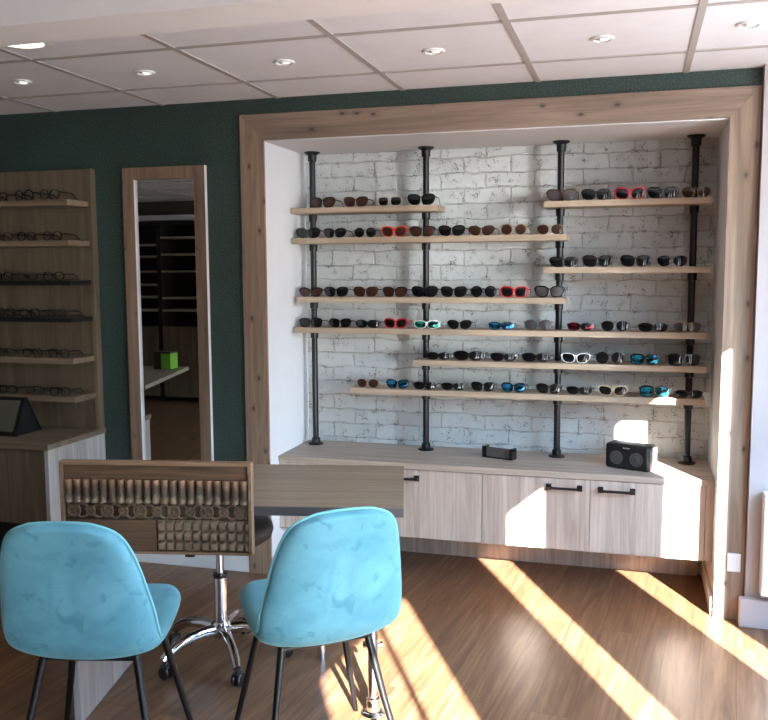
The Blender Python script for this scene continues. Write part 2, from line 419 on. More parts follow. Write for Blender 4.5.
# ------------------------------------------------------------------ recessed lights
def downlight(x, y, r, lens, label, group='recessed spotlights in the ceiling tiles'):
    t = thing('recessed_spotlight', label, 'ceiling light', (x, y, H), 0, group)
    a = MB(); a.lathe([(r, -.0002), (r, -.004), (r*.94, -.007), (r*.74, -.008), (r*.7, -.002), (r*.7, -.0002)], 28, caps=False); a.build('trim_ring', M['white_gloss'], t, True)
    b = MB(); b.lathe([(r*.70, -.0012), (r*.70, -.0022), (.001, -.0022)], 28); b.build('reflector', M['reflector'], t, True)
    q = .80 if r > .06 else .46
    b = MB(); b.lathe([(r*q*.85, -.0026), (r*q*.82, -.006), (r*q*.5, -.0085), (.001, -.009)], 24, Matrix.Translation((r*.20 if r < .06 else 0, 0, 0))); b.build('lamp_lens', lens, t, True)
    return t
names7 = ['small recessed ceiling spotlight at the far left, above the wall shelves with eyeglasses',
          'small recessed ceiling spotlight above the tall wood framed mirror',
          'small recessed ceiling spotlight above the left end of the wooden niche surround',
          'small recessed ceiling spotlight above the middle of the niche, between second and third poles',
          'small recessed ceiling spotlight above the third black pole of the niche',
          'small recessed ceiling spotlight at the far right corner of the ceiling']
for k, x in enumerate((.31, .895, 1.50, 2.09, 2.69, 3.16)):
    downlight(x, -.655 if k < 5 else -.70, .042, M['bulb'] if k < 2 else M['bulb_dim'], names7[k])
downlight(.745, -1.212, .105, M['bulb_big'], 'large bright recessed ceiling light at upper left, half hidden by the dropped beam')

# ------------------------------------------------------------------ niche cabinets
YC = .101; ZC0 = .208; ZCT = .543
M['plinth'] = wood('oak_plinth', (150, 128, 116), (196, 172, 158), 'z', .5)
def cabinet(x0, x1, split, label):
    t = thing('base_cabinet', label, 'cabinet', (x0, YC, 0), 0, 'low cabinets in the niche')
    w = x1-x0; d = DB-YC-.002; s = split-x0
    c = MB(); c.box(0.0, w, .020, d, ZC0, ZCT, .001); c.build('carcass', M['oak_v'], t)
    for side, (a, b) in enumerate(((0, s), (s, w))):
        dr = MB(); dr.box(a+.0015, b-.0015, 0, .0195, ZC0, ZCT-.003, .0012); D = dr.build('door', M['oak_v'], t)
        hx0 = (b-.034-.163) if side == 0 else a+.034
        hd = MB(); hz = .500
        for q in (hx0, hx0+.163-.024):
            hd.box(q, q+.024, -.005, -.0003, hz-.014, hz+.014, .001); hd.box(q+.006, q+.018, -.026, -.004, hz-.006, hz+.006, .001)
        hd.box(hx0+.004, hx0+.159, -.033, -.024, hz-.0055, hz+.0055, .002)
        hd.build('handle', M['black_metal'], D)
    p = MB(); p.box(0, w, .405, .420, .0, ZC0-.0005); p.build('plinth', M['oak_v'], t)
    return t
cabinet(1.156, 2.151, 1.652, 'pale oak two-door low cabinet at the left, partly behind the desk')
cabinet(2.1515, 3.138, 2.644, 'pale oak two-door low cabinet at the right, below the black speaker')
m = MB(); m.box(XLI+.0008, 1.1555, YC, DB-.002, ZC0, ZCT, .001)
tag(m.build('filler_panel', M['oak_v']), 'narrow pale oak filler strip between left niche side and cabinet', 'panel')
m = MB(); m.box(3.1385, XRI-.0008, YC, DB-.002, ZC0, ZCT, .001)
tag(m.build('filler_panel', M['oak_v']), 'narrow pale oak filler strip between right cabinet and niche side', 'panel')
m = MB(); m.box(XLI+.001, XRI-.001, YC-.006, DB-.001, ZCT+.0005, .573, .0015)
tag(m.build('worktop', M['oak_h']), 'long greyish oak worktop lying over the low niche cabinets', 'worktop')

# ------------------------------------------------------------------ shelves and poles
YS0, YS1 = .300, .475; TH = .028
S = {  # x0, x1, top z
 'a': (1.133, 1.893, 1.803), 'b': (1.133, 2.508, 1.652), 'c': (1.158, 2.503, 1.356), 'd': (1.136, 3.136, 1.200),
 'e': (1.770, 3.140, 1.047), 'f': (1.440, 3.136, .897), 'g': (2.400, 3.142, 1.806), 'h': (2.402, 3.142, 1.499)}
SN = {'a': 'top left shelf', 'b': 'second left shelf', 'c': 'third left shelf', 'd': 'full-width shelf',
      'e': 'second lowest shelf', 'f': 'lowest shelf', 'g': 'top right shelf', 'h': 'second right shelf'}
SL = {'a': 'short pale oak shelf at top left of the niche, ending past the second pole',
      'b': 'pale oak shelf second from top on the left of the niche',
      'c': 'pale oak shelf third from top on the left of the niche, above the full-width shelf',
      'd': 'full-width pale oak shelf spanning all four poles at mid height',
      'e': 'pale oak shelf second lowest in the niche, starting at the second pole',
      'f': 'lowest pale oak shelf in the niche, starting left of the second pole',
      'g': 'short pale oak shelf at the top right of the niche with a bright pink-red pair',
      'h': 'short pale oak shelf at right of the niche, below the top right shelf'}
for k, (x0, x1, z) in S.items():
    m = MB(); m.box(x0, x1, YS0, YS1, z-TH, z, .0012)
    o = m.build('wall_shelf', M['oak_shelf']); tag(o, SL[k], 'shelf', 'pipe shelves in the brick niche')
PX = [1.2063, 1.8064, 2.4657, 3.0714]; YP = .4244; PR = .0155
PN = ['first from the left', 'second from the left', 'third from the left', 'at the far right']
for i, px in enumerate(PX):
    t = thing('shelf_pole', 'black iron pipe pole from worktop to niche top, %s' % PN[i], 'pole', (px, YP, .573), 0, 'pipe poles of the niche')
    hits = sorted(z for (x0, x1, z) in S.values() if x0 < px < x1)
    zs = [.573] + sum([[z-TH, z] for z in hits], []) + [ZFI-.004]
    b = MB(); b.lathe([(.040, .0003), (.040, .006), (.024, .010), (.022, .034), (.0155, .038)], 28); b.build('floor_flange', M['black_metal'], t, True)
    topz = ZFI-.004-.573
    b = MB(); b.lathe([(.0155, topz-.05), (.022, topz-.046), (.023, topz-.016), (.040, topz-.006), (.040, topz-.0003)], 28); b.build('ceiling_flange', M['black_metal'], t, True)
    for k in range(0, len(zs), 2):
        za, zb = zs[k]-.573+.0005, zs[k+1]-.573-.0005
        if k == 0: za += .036
        if k+2 == len(zs): zb -= .048
        b = MB(); b.lathe([(PR, za), (PR, zb)], 20)
        if k+2 < len(zs): b.lathe([(PR, zb-.036), (.0205, zb-.033), (.0215, zb-.002), (.0215, zb)], 20)
        b.build('pipe_length', M['black_metal'], t, True)

# ------------------------------------------------------------------ spectacles
def outline(style, n=22):
    a, b, p, fl, drop = {'way': (.0265, .0215, 2.8, .14, 0), 'round': (.0245, .0235, 2.0, 0, 0), 'cat': (.0270, .0205, 2.4, .22, 0),
                   'square': (.0270, .0210, 3.4, .06, 0), 'slim': (.0275, .0200, 2.7, .16, 0), 'sport': (.0310, .0180, 2.5, .08, 0), 'avi': (.0275, .0235, 2.2, .16, 0), 'thin': (.0240, .0195, 2.2, .05, 0)}[style]
    pts = []
    for k in range(n):
        th = 2*PI*k/n; c, s_ = math.cos(th), math.sin(th)
        x = a*math.copysign(abs(c)**(2/p), c); z = b*math.copysign(abs(s_)**(2/p), s_)
        pts.append((x*(1+fl*z/b*(1 if c > 0 else .35)), z + (.10*x if style in ('cat', 'way', 'slim') else 0)))
    return pts, b
RIM = dict(slim=.0034, way=.0042, round=.0030, cat=.0040, square=.0042, sport=.0036, avi=.0016, thin=.0024)
CURVE = dict(slim=1.3, way=1.3, round=1.2, cat=1.3, square=1.3, sport=3.4, avi=1.6, thin=1.0)
CX = dict(slim=.0345, way=.0340, round=.0335, cat=.0345, square=.0345, sport=.0355, avi=.0345, thin=.0325)
_cache = {}
def glass_meshes(style):
    if style in _cache: return _cache[style]
    pts, hb = outline(style); rim = RIM[style]; cv = CURVE[style]; cx = CX[style]
    zc = -min(p[1] for p in pts) + rim
    def Y(x): return cv*x*x
    n = len(pts); dep = .0042 if rim > .002 else .002
    def mesh(bm, name):
        bmesh.ops.recalc_face_normals(bm, faces=bm.faces)
        me = bpy.data.meshes.new(name); bm.to_mesh(me); bm.free(); me.materials.append(None)
        for p in me.polygons: p.use_smooth = True
        try: me.set_sharp_from_angle(angle=math.radians(50))
        except Exception: pass
        return me
    fr = bmesh.new()
    for sd in (-1, 1):
        ins, out = [], []
        for (x, z) in pts:
            l = math.hypot(x, z); top = 1.5 if (z > 0 and rim > .002) else 1.0
            ins.append((cx+x, zc+z)); out.append((cx+x+x/l*rim*top, zc+z+z/l*rim*top))
        lay = []
        for loop in (ins, out):
            for yo in (0, dep): lay.append([fr.verts.new((sd*x, Y(x)+yo, z)) for (x, z) in loop])
        i0, i1, o0, o1 = lay
        for k in range(n):
            q = (k+1) % n
            fr.faces.new((o0[k], o0[q], i0[q], i0[k])); fr.faces.new((o1[k], o1[q], i1[q], i1[k]))
            fr.faces.new((o0[k], o0[q], o1[q], o1[k])); fr.faces.new((i0[k], i0[q], i1[q], i1[k]))
    mbh = MB(); mbh.bm.free(); mbh.bm = fr
    ix = cx-max(-p[0] for p in pts)
    hz = zc + hb*.42
    mbh.tube([(-ix-.001, Y(ix)+dep/2, hz), (-ix*.5, -.0005+dep/2, hz+.004), (ix*.5, -.0005+dep/2, hz+.004), (ix+.001, Y(ix)+dep/2, hz)], max(rim*.62, .0012), 8)
    if style == 'avi': mbh.tube([(-ix-.004, Y(ix)+.001, zc+hb*.8), (0, .0005, zc+hb*.9), (ix+.004, Y(ix)+.001, zc+hb*.8)], .0011, 6)
    ox = max(p[0] for p in pts)+cx; tx = ox+.006; tz = zc+hb*.55
    for sd in (-1, 1):
        mbh.tube([(sd*(ox-.002), Y(ox)+dep/2, tz), (sd*tx, Y(ox)+dep/2+.001, tz), (sd*tx, Y(ox)+.010, tz)], max(rim*.75, .0014), 8)
    front = mesh(mbh.bm, 'front_frame')
    lens = []
    for sd in (-1, 1):
        bm = bmesh.new(); rings = []
        for q, bul in ((1, 0), (.6, .0012)):
            rings.append([bm.verts.new((sd*(cx+x*q), Y(cx+x*q)+dep*.45-bul, zc+z*q)) for (x, z) in pts])
        cvt = bm.verts.new((sd*cx, Y(cx)+dep*.45-.0018, zc))
        for k in range(n):
            q = (k+1) % n
            bm.faces.new((rings[0][k], rings[0][q], rings[1][q], rings[1][k])); bm.faces.new((rings[1][k], rings[1][q], cvt))
        back = [bm.verts.new((sd*(cx+x), Y(cx+x)+dep*.45+.0012, zc+z)) for (x, z) in pts]
        for k in range(n):
            q = (k+1) % n; bm.faces.new((rings[0][k], rings[0][q], back[q], back[k]))
        bm.faces.new(back)
        lens.append(mesh(bm, 'lens'))
    temple = []
    tr = .0030 if rim > .002 else .0015
    for sd in (-1, 1):
        t = MB(); y0 = Y(ox)+.0105
        t.tube([(sd*tx, y0, tz), (sd*(tx+.001), y0+.05, tz-.001), (sd*(tx-.001), y0+.085, tz-.004), (sd*(tx-.003), y0+.108, tz*.55), (sd*(tx-.005), y0+.126, tr+.0006)], tr, 8, flat=.55)
        temple.append(mesh(t.bm, 'temple'))
    _cache[style] = (front, lens, temple); return _cache[style]
def put_glasses(style, fm, lm, x, y, z, rz, label, cat, group, name='sunglasses', sc_=1.0, tm=None):
    front, lens, temple = glass_meshes(style)
    t = thing(name, label, cat, (x, y, z+.0006), rz, group); t.scale = (sc_,)*3
    def part(nm, me, mat):
        o = bpy.data.objects.new(nm, me); COL.objects.link(o); o.parent = t
        o.material_slots[0].link = 'OBJECT'; o.material_slots[0].material = mat
    part('front_frame', front, fm)
    for me in lens: part('lens', me, lm)
    for me in temple: part('temple', me, tm or fm)
    return t
ORD = ['first', 'second', 'third', 'fourth', 'fifth', 'sixth', 'seventh', 'eighth', 'ninth', 'tenth', 'eleventh', 'twelfth']
SUN = {
 'a': [(307, 332, 'way', 'black', 'brown'), (343, 368, 'way', 'brown', 'brown'), (377, 402, 'square', 'clear', 'dark'), (407, 435, 'way', 'black', 'dark')],
 'b': [(295.5, 320, 'way', 'black', 'dark'), (323, 346, 'way', 'black', 'dark'), (354, 376, 'round', 'black', 'dark'), (381, 407, 'way', 'orange', 'brown'), (409.5, 435, 'way', 'black', 'brown'),
       (438, 465, 'way', 'black', 'dark'), (467.5, 495, 'cat', 'brown', 'brown'), (500, 527, 'round', 'gold', 'brown'), (534.6, 563, 'avi', 'gold', 'brown')],
 'c': [(298, 322, 'cat', 'black', 'brown'), (324, 348, 'way', 'black', 'dark'), (353, 378, 'way', 'brown', 'brown'), (382, 407, 'way', 'black', 'brown'), (411, 438, 'way', 'black', 'dark'),
       (440, 467, 'way', 'black', 'dark'), (470, 497, 'round', 'black', 'dark'), (500, 528, 'way', 'red', 'dark'), (535.6, 566, 'way', 'black', 'grey')],
 'd': [(299, 322, 'square', 'black', 'dark'), (329, 351, 'way', 'black', 'dark'), (354.6, 380, 'sport', 'black', 'dark'), (383.5, 407.5, 'way', 'red', 'dark'), (413, 440, 'sport', 'white', 'green'),
       (446.7, 472, 'cat', 'black', 'dark'), (488, 514, 'sport', 'black', 'blue'), (523.5, 552.7, 'avi', 'gun', 'grey'), (566.6, 594, 'sport', 'black', 'red'), (600, 630, 'avi', 'gun', 'dark'), (638, 668, 'sport', 'black', 'dark'), (672.8, 702.7, 'avi', 'gold', 'grey')],
 'e': [(427, 450, 'sport', 'black', 'dark'), (453, 484.6, 'sport', 'black', 'dark'), (490, 517.5, 'sport', 'black', 'dark'), (521, 551, 'sport', 'black', 'dark'), (558.5, 588, 'slim', 'white', 'dark'), (595, 625, 'round', 'black', 'dark'), (630, 660, 'square', 'black', 'teal'), (667, 700.5, 'square', 'black', 'dark')],
 'f': [(356, 379, 'avi', 'gold', 'brown'), (386, 409, 'way', 'black', 'blue'), (413, 436, 'sport', 'black', 'dark'), (441, 465, 'sport', 'black', 'dark'), (471, 495, 'way', 'black', 'dark'), (501, 526, 'way', 'black', 'blue'), (536, 562, 'way', 'black', 'dark'),
       (566, 592, 'sport', 'black', 'dark'), (597.6, 628, 'slim', 'beige', 'dark'), (639, 670.6, 'square', 'black', 'teal'), (675, 702.7, 'sport', 'gun', 'dark')],
 'g': [(546, 577, 'way', 'brown', 'grey'), (581, 610.5, 'way', 'black', 'dark'), (614, 646, 'way', 'pink', 'dark'), (647, 678.6, 'way', 'black', 'dark'), (681, 713, 'avi', 'gold', 'brown')],
 'h': [(548.7, 578, 'cat', 'black', 'dark'), (582, 613, 'way', 'black', 'dark'), (620, 651, 'way', 'black', 'dark'), (656, 688.5, 'avi', 'gun', 'dark')]}
FD = dict(black='black', red='red', white='white', beige='beige', brown='dark brown', pink='bright pink-red', clear='pale grey', gold='thin gold-rimmed', gun='thin gunmetal', orange='orange-red')
LD = dict(dark='dark lenses', brown='brown lenses', grey='grey lenses', green='green mirrored lenses', blue='bright blue mirrored lenses', teal='teal mirrored lenses', red='reddish lenses')
SD = dict(slim='slim sunglasses', way='sunglasses', round='round sunglasses', cat='cat-eye sunglasses', square='square sunglasses', sport='wraparound sunglasses', avi='aviator sunglasses')
# camera, used here only to read positions off a measured row
CAM = Vector((2.8251, -3.9101, 1.4952)); yaw, pitch, roll, FPX = .2787, -.1029, -.0052, 881.41
fwd = Vector((-math.sin(yaw)*math.cos(pitch), math.cos(yaw)*math.cos(pitch), math.sin(pitch)))
rt0 = Vector((math.cos(yaw), math.sin(yaw), 0)); up0 = rt0.cross(fwd)
rt = rt0*math.cos(roll)+up0*math.sin(roll); up = -rt0*math.sin(roll)+up0*math.cos(roll)
def xat(px, y, z):
    """x of the point at depth y and height z seen in column px"""
    k = (px-384)/FPX
    n = rt - fwd*k
    return CAM.x + (-(y-CAM.y)*n.y - (z-CAM.z)*n.z)/n.x
for key, rows in SUN.items():
    z = S[key][2]
    for i, (a, b, st, fm, lm) in enumerate(rows):
        y = YS0+.022+random.uniform(0, .012)
        xa, xb = xat(a, y, z+.02), xat(b, y, z+.02)
        w = xb-xa; wref = 2*(CX[st]+{'slim': .034, 'way': .034, 'round': .031, 'cat': .036, 'square': .034, 'sport': .037, 'avi': .035}[st])
        s_ = max(.84, min(1.08, w/wref))
        x = (xa+xb)/2
        # keep the temples clear of the poles
        for p in PX:
            for sd in (-1, 1):
                e = x+sd*.066*s_-p
                if abs(e) < .024: x += math.copysign(.024-abs(e), e)
        x = max(S[key][0]+.072*s_, min(S[key][1]-.072*s_, x))
        put_glasses(st, F[fm], L[lm], x, y, z, random.uniform(-.06, .06),
                    '%s %s with %s, %s from left on the %s' % (FD[fm], SD[st], LD[lm], ORD[i], SN[key]), 'sunglasses', 'sunglasses on the %s' % SN[key], sc_=s_)

# ------------------------------------------------------------------ things on the niche worktop
t = thing('speaker', 'black rectangular portable speaker with two round drivers on the oak worktop', 'speaker', (2.707, .247, .573), math.atan2(-.078, .178))
b = MB(); b.box(-.006, .204, 0, .105, .0006, .117, .014, 4); b.build('housing', M['black_plastic'], t, True)
b = MB(); b.box(.200, .2085, .012, .094, .010, .108, .003, 2); b.build('end_cap', M['grey_panel'], t, True)
for x in (.050, .146):
    rot = Matrix.Translation((x, 0, .053)) @ Matrix.Rotation(PI/2, 4, 'X')
    b = MB(); b.lathe([(.032, -.0004), (.032, .0020), (.0285, .0026), (.0285, .0008), (.012, .0006), (.0105, .0030), (.001, .0046)], 30, rot); b.build('driver', M['mesh_grey'], t, True)
b = MB()
for k in range(6): b.box(.083+k*.0055, .087+k*.0055, -.0012, -.0002, .098, .098+(.004 if k % 2 else .0055))
b.build('logo', M['logo'], t)
t = thing('display_holder', 'small black frame holder with grey panel on the oak worktop, centre of niche', 'holder', (2.113, .32, .573), math.atan2(-.054, .155))
b = MB(); b.box(0, .164, 0, .05, .0006, .005, .001); b.box(0, .014, 0, .05, .005, .056, .001); b.box(.150, .164, 0, .05, .005, .056, .001); b.build('frame', M['black_gloss'], t)
b = MB(); b.box(.0145, .1495, .018, .022, .0055, .052, .0008); b.build('panel', M['grey_panel'], t)

# socket on the right board
t = thing('wall_socket', 'white square socket plate low on the right wooden surround board', 'socket', (3.248, -.0163, .2515))
b = MB(); b.box(-.027, .027, -.009, -.0002, -.040, .040, .003); b.build('cover_plate', M['white_gloss'], t)
b = MB(); b.lathe([(.017, 0), (.017, .001), (.014, .001), (.001, .0005)], 20, Matrix.Translation((0, -.009, 0)) @ Matrix.Rotation(PI/2, 4, 'X')); b.build('outlet', M['white'], t, True)
# heater on the pier
t = thing('wall_heater', 'white panel heater on the white wall at the right edge', 'heater', (3.342, -.0555, .0))
b = MB(); b.box(.0, .7, -.075, -.012, .150, .580, .008, 3); b.build('casing', M['white_gloss'], t)
b = MB()
for k in range(7): b.box(.045, .64, -.079, -.0755, .22+k*.045, .232+k*.045, .001)
b.build('grille', M['white'], t)
b = MB(); b.box(.1, .16, -.0118, -.0003, .3, .45); b.box(.5, .56, -.0118, -.0003, .3, .45); b.build('bracket', M['steel'], t)

# ------------------------------------------------------------------ mirror
t = thing('wall_mirror', 'tall wall mirror in a brown wooden frame on the dark green wall', 'mirror', (.38, -.0005, .40))
W, HT = .446, 1.594
b = MB()
b.prism([(0, 0), (.062, .062), (.062, HT-.058), (0, HT)], -.030, 0); b.prism([(W, 0), (W, HT), (W-.057, HT-.058), (W-.057, .062)], -.030, 0)
b.prism([(0, HT), (.062, HT-.058), (W-.057, HT-.058), (W, HT)], -.030, 0); b.prism([(0, 0), (W, 0), (W-.057, .062), (.062, .062)], -.030, 0)
b.build('frame', M['pine_m'], t)
b = MB(); b.box(W+.0002, W+.0016, -.0295, -.008, 0.0005, HT-.0005); b.build('side_strip', M['white'], t)
b = MB(); b.box(.0622, .0636, -.029, -.0142, .0625, HT-.0585); b.build('inner_glint_strip', M['beam'], t)  # pale strip stands in for the bright reflection along the bevel
b = MB(); b.box(.0625, W-.0575, -.014, -.002, .0625, HT-.0585); b.build('mirror_glass', M['mirror'], t)

# ------------------------------------------------------------------ left wall unit
t = thing('shelving_unit', 'oak wall unit with eyeglasses shelves over a low cabinet at the left', 'shelf unit', (0, 0, 0))
XR, XU = .210, -.79
b = MB(); b.box(XU, .187, -.038, -.0015, .6905, 1.997, .001); b.build('back_panel', M['oak_shaded_v'], t)
b = MB(); b.box(.1875, XR, -.046, -.0015, .6905, 1.999, .001); b.build('side_edge', M['oak_shaded_v'], t)
LZ = [(1.836, 0), (1.642, 0), (1.447, 1), (1.266, 1), (1.068, 0), (.878, 0)]
for z, blk in LZ:
    b = MB(); b.box(XU, .196, -.222, -.0465, z-(.022 if blk else .027), z, .001); b.build('shelf', M['black_plastic'] if blk else M['oak_shaded_h'], t)
b = MB(); b.box(XU, XR+.006, -.470, -.0015, .664, .690, .001); b.build('worktop', M['oak_shaded_h'], t)
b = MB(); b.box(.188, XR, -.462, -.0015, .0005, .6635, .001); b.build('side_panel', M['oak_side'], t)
b = MB(); b.box(XU, .1875, -.440, -.0015, .30, .6635, .001); b.build('carcass', M['oak_shaded_v'], t)
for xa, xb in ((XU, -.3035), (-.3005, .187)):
    b = MB(); b.box(xa, xb, -.460, -.4405, .302, .660, .001); dd = b.build('door', M['oak_shaded_v'], t)
    hx = xb-.04 if xa < -.5 else xa+.02
    h = MB(); h.box(hx, hx+.016, -.482, -.472, .50, .62, .002); h.box(hx+.003, hx+.013, -.472, -.4602, .505, .515); h.box(hx+.003, hx+.013, -.472, -.4602, .605, .615); h.build('handle', M['black_metal'], dd)
b = MB(); b.box(XU, .187, -.36, -.0015, .0005, .2995); b.build('plinth', M['dark_unit'], t)
ln6 = ['top', 'second', 'upper black', 'lower black', 'fifth', 'lowest']
gst = ['round', 'way', 'thin', 'thin', 'thin', 'thin']
for r, (z, blk) in enumerate(LZ):
    for k in range(4):
        x = .085 - k*.148 + random.uniform(-.006, .006)
        st = 'thin' if r else ('round', 'round', 'thin', 'round')[k]
        put_glasses(st, F['black'] if (k+r) % 3 else F['gun'], L['clear'], x, -.222+.025+random.uniform(0, .01), z, random.uniform(-.15, .12),
                    'thin dark clear eyeglasses, %s from right on the %s shelf of the left unit' % (ORD[k], ln6[r]), 'eyeglasses',
                    'eyeglasses on the %s shelf of the left unit' % ln6[r], name='eyeglasses', sc_=.95)
# tilted black stand on its worktop
t = thing('countertop_stand', 'black A-frame stand with a tilted grey panel on the left unit worktop', 'stand', (-.30, -.335, .690))
w = .232
b = MB()
b.prism([(0, .0006), (.012, .0006), (.096, .172), (.19, .0006), (.202, .0006), (.098, .186), (.088, .186)], w-.006, w, axis='x')
b.prism([(.012, .0006), (.19, .0006), (.096, .172)], w-.010, w-.0062, axis='x'); b.build('side_frame', M['black_plastic'], t)
b = MB()
b.prism([(0, .0006), (.012, .0006), (.096, .172), (.19, .0006), (.202, .0006), (.098, .186), (.088, .186)], 0, .006, axis='x')
b.build('side_frame', M['black_plastic'], t)
b = MB(); q = Matrix.Translation((0, .001, .002)) @ Matrix.Rotation(-math.atan2(.090, .182), 4, 'X')
b.box(.0065, w-.0105, -.004, .004, .0, .200, .001, mat=q); b.build('front_frame', M['black_gloss'], t)
b = MB(); b.box(.016, w-.020, -.0065, -.0042, .020, .182, .0005, mat=q); b.build('panel', M['screen'], t)

# ------------------------------------------------------------------ desk
A = math.radians(11.5); ux = Vector((math.cos(A), math.sin(A), 0)); uy = Vector((-math.sin(A), math.cos(A), 0))
D0 = Vector((1.726, -1.389, 0)) - ux*.668        # near left corner of the top
LEN = .668+.4235; DEP = .598; ZT = .75
t = thing('desk', 'greyish oak desk with one slab end and a chrome leg', 'desk', D0, A)
b = MB(); b.box(0, LEN, -.0022, -.0002, ZT-.029, ZT-.001); b.build('edge_shade_strip', M['desk_edge_shade'], t)  # thin strip added to carry the painted shade of the edge
fr_ = (Vector((1.990, -.727, 0))-D0).dot(ux)
b = MB(); b.prism([(0, 0), (LEN, 0), (fr_, DEP), (0, DEP)], ZT-.029, ZT, axis='z'); b.build('tabletop', M['desk_top'], t)
b = MB(); b.box(.0, .022, .0, .50, .0005, ZT-.0295, .001); b.build('end_panel', M['desk_panel'], t)
lx, ly = (Vector((2.004, -1.195, 0))-D0).dot(ux), (Vector((2.004, -1.195, 0))-D0).dot(uy)
b = MB(); b.lathe([(.0165, .035), (.0165, ZT-.035)], 24, Matrix.Translation((lx, ly, 0)))
b.lathe([(.045, ZT-.036), (.045, ZT-.0295)], 24, Matrix.Translation((lx, ly, 0))); lg = b.build('leg', M['chrome'], t, True)
b = MB(); b.lathe([(.038, .0005), (.040, .006), (.034, .014), (.024, .018), (.024, .040), (.0225, .044), (.0225, .060), (.017, .062)], 28, Matrix.Translation((lx, ly, 0))); b.build('foot', M['chrome'], lg, True)
b = MB(); zk = .245
b.lathe([(.001, -.034), (.011, -.033), (.012, -.024), (.006, -.020), (.006, .020), (.012, .024), (.011, .033), (.001, .034)], 18, Matrix.Translation((lx, ly, zk)) @ Matrix.Rotation(PI/2, 4, 'Y')); b.build('knob', M['steel'], lg, True)
# a second leg at the far right corner keeps the top level
b = MB(); b.lathe([(.0165, .0005), (.0165, ZT-.0295)], 20, Matrix.Translation((LEN-.35, DEP-.05, 0))); b.build('leg', M['chrome'], t, True)

# carved panel standing across the desk front
PW, Z0, Z1 = .617, .600, .896
P0 = D0 + ux*(.001) - uy*.0235
t = thing('carved_panel', 'framed dark carved wood panel fixed across the left front of the desk', 'panel', (P0.x, P0.y, Z0), A)
ph = Z1-Z0; ft = .011; dp = .034
b = MB()
b.box(0, PW, -dp+.018, .018, ph-ft, ph, .0012); b.box(0, PW, -dp+.018, .018, 0, ft*.7, .0012)
b.box(0, ft, -dp+.018, .018, ft*.7+.0003, ph-ft-.0003, .0012); b.box(PW-ft, PW, -dp+.018, .018, ft*.7+.0003, ph-ft-.0003, .0012)
b.build('frame', M['carved_frame'], t)
x0, x1 = ft+.0005, PW-ft-.0005; ix = x1-x0
b = MB(); b.box(x0, x1, .006, .016, ft*.7+.0005, ph-ft-.0005); b.build('backing_board', M['carved'], t)
# z bands, from the photo's proportions
zt = ph-ft; za, zb_, zc_, zd = zt-.046, zt-.122, zt-.178, ft*.7
b = MB(); b.box(x0, x1, -.006, .0055, za+.001, zt-.001, .001); b.build('plain_strip', M['carved'], t)
b = MB(); n = 21; st = ix/n; hgt = za-zb_-.002
for k in range(n):
    cx_ = x0+st*(k+.5)
    prof = [(cx_+st*.47*math.cos(q*PI/10), -.002-st*.55*math.sin(q*PI/10)) for q in range(11)]
    b.prism([(p[0], p[1]) for p in prof]+[(cx_-st*.47, .005), (cx_+st*.47, .005)], -hgt/2, hgt/2, axis='z')
    b.prism([(cx_+st*.5*math.cos(q*PI/8), -.002-st*.66*math.sin(q*PI/8)) for q in range(9)], -hgt/2, -hgt/2+.007, axis='z')
b.build('reeded_strip', M['reed'], t, True, loc=(0, 0, (za+zb_)/2))
b = MB(); b.box(x0, x1, .001, .0055, zc_+.001, zb_-.001); b.build('scroll_ground', M['carved_dark'], t)
b = MB(); zm = (zb_+zc_)/2; hh = (zb_-zc_)/2-.003
n = 11; st = ix/n
for k in range(n):
    cx_ = x0+st*(k+.5); big = k % 2 == 0
    b.torus((cx_, -.002, zm), hh*(.74 if big else .50), .0050, n=20, m=6, flat=1.3); b.torus((cx_, -.002, zm), hh*(.38 if big else .22), .0034, n=16, m=6, flat=1.3)
    b.lathe([(.0055, 0), (.0045, .005), (.001, .007)], 12, Matrix.Translation((cx_, -.001, zm)) @ Matrix.Rotation(PI/2, 4, 'X'))
for ph_ in (0, PI):
    pts = [(x0+ix*i/88, -.0022, zm+hh*.90*math.cos(PI*(ix*i/88)/st+ph_)) for i in range(1, 88)]
    b.tube(pts, .0044, 6)
b.build('scroll_strip', M['carved_scroll'], t, True)
b = MB(); b.box(x0, x0+ix*.497, -.005, .0055, zd+.001, zc_-.001, .001); b.build('plain_block', M['carved'], t)
b = MB(); gx0 = x0+ix*.502; nx, nz = 10.5, 3; cw = (x1-gx0)/nx; chh = (zc_-zd-.002)/nz
b.box(gx0, x1, .000, .0055, zd+.001, zc_-.001)
for i in range(11):
    for j in range(3):
        xa = gx0+i*cw+.001; xb = min(gx0+(i+1)*cw-.001, x1); za_ = zd+.001+j*chh+.001
        tb = bmesh.new(); N_ = 6; gr = []
        for u in range(N_+1):
            row = []
            for v in range(N_+1):
                fu, fv = u/N_*2-1, v/N_*2-1
                hgt_ = .014*max(0, (1-fu**6)*(1-fv**6))**.45
                row.append(tb.verts.new((xa+(xb-xa)*u/N_, -hgt_, za_+(chh-.002)*v/N_)))
            gr.append(row)
        for u in range(N_):
            for v in range(N_): tb.faces.new((gr[u][v], gr[u][v+1], gr[u+1][v+1], gr[u+1][v]))
        bmesh.ops.recalc_face_normals(tb, faces=tb.faces)
        b.join(tb)
b.build('block_strip', M['carved_light'], t, True)
for xx in (.09, .40):
    b = MB(); b.box(xx, xx+.022, .0185, .0205, .0, .1195, .0005); b.box(xx-.004, xx+.026, -.004, .0205, -.012, -.0008, .002); b.build('bracket', M['black_metal'], t)

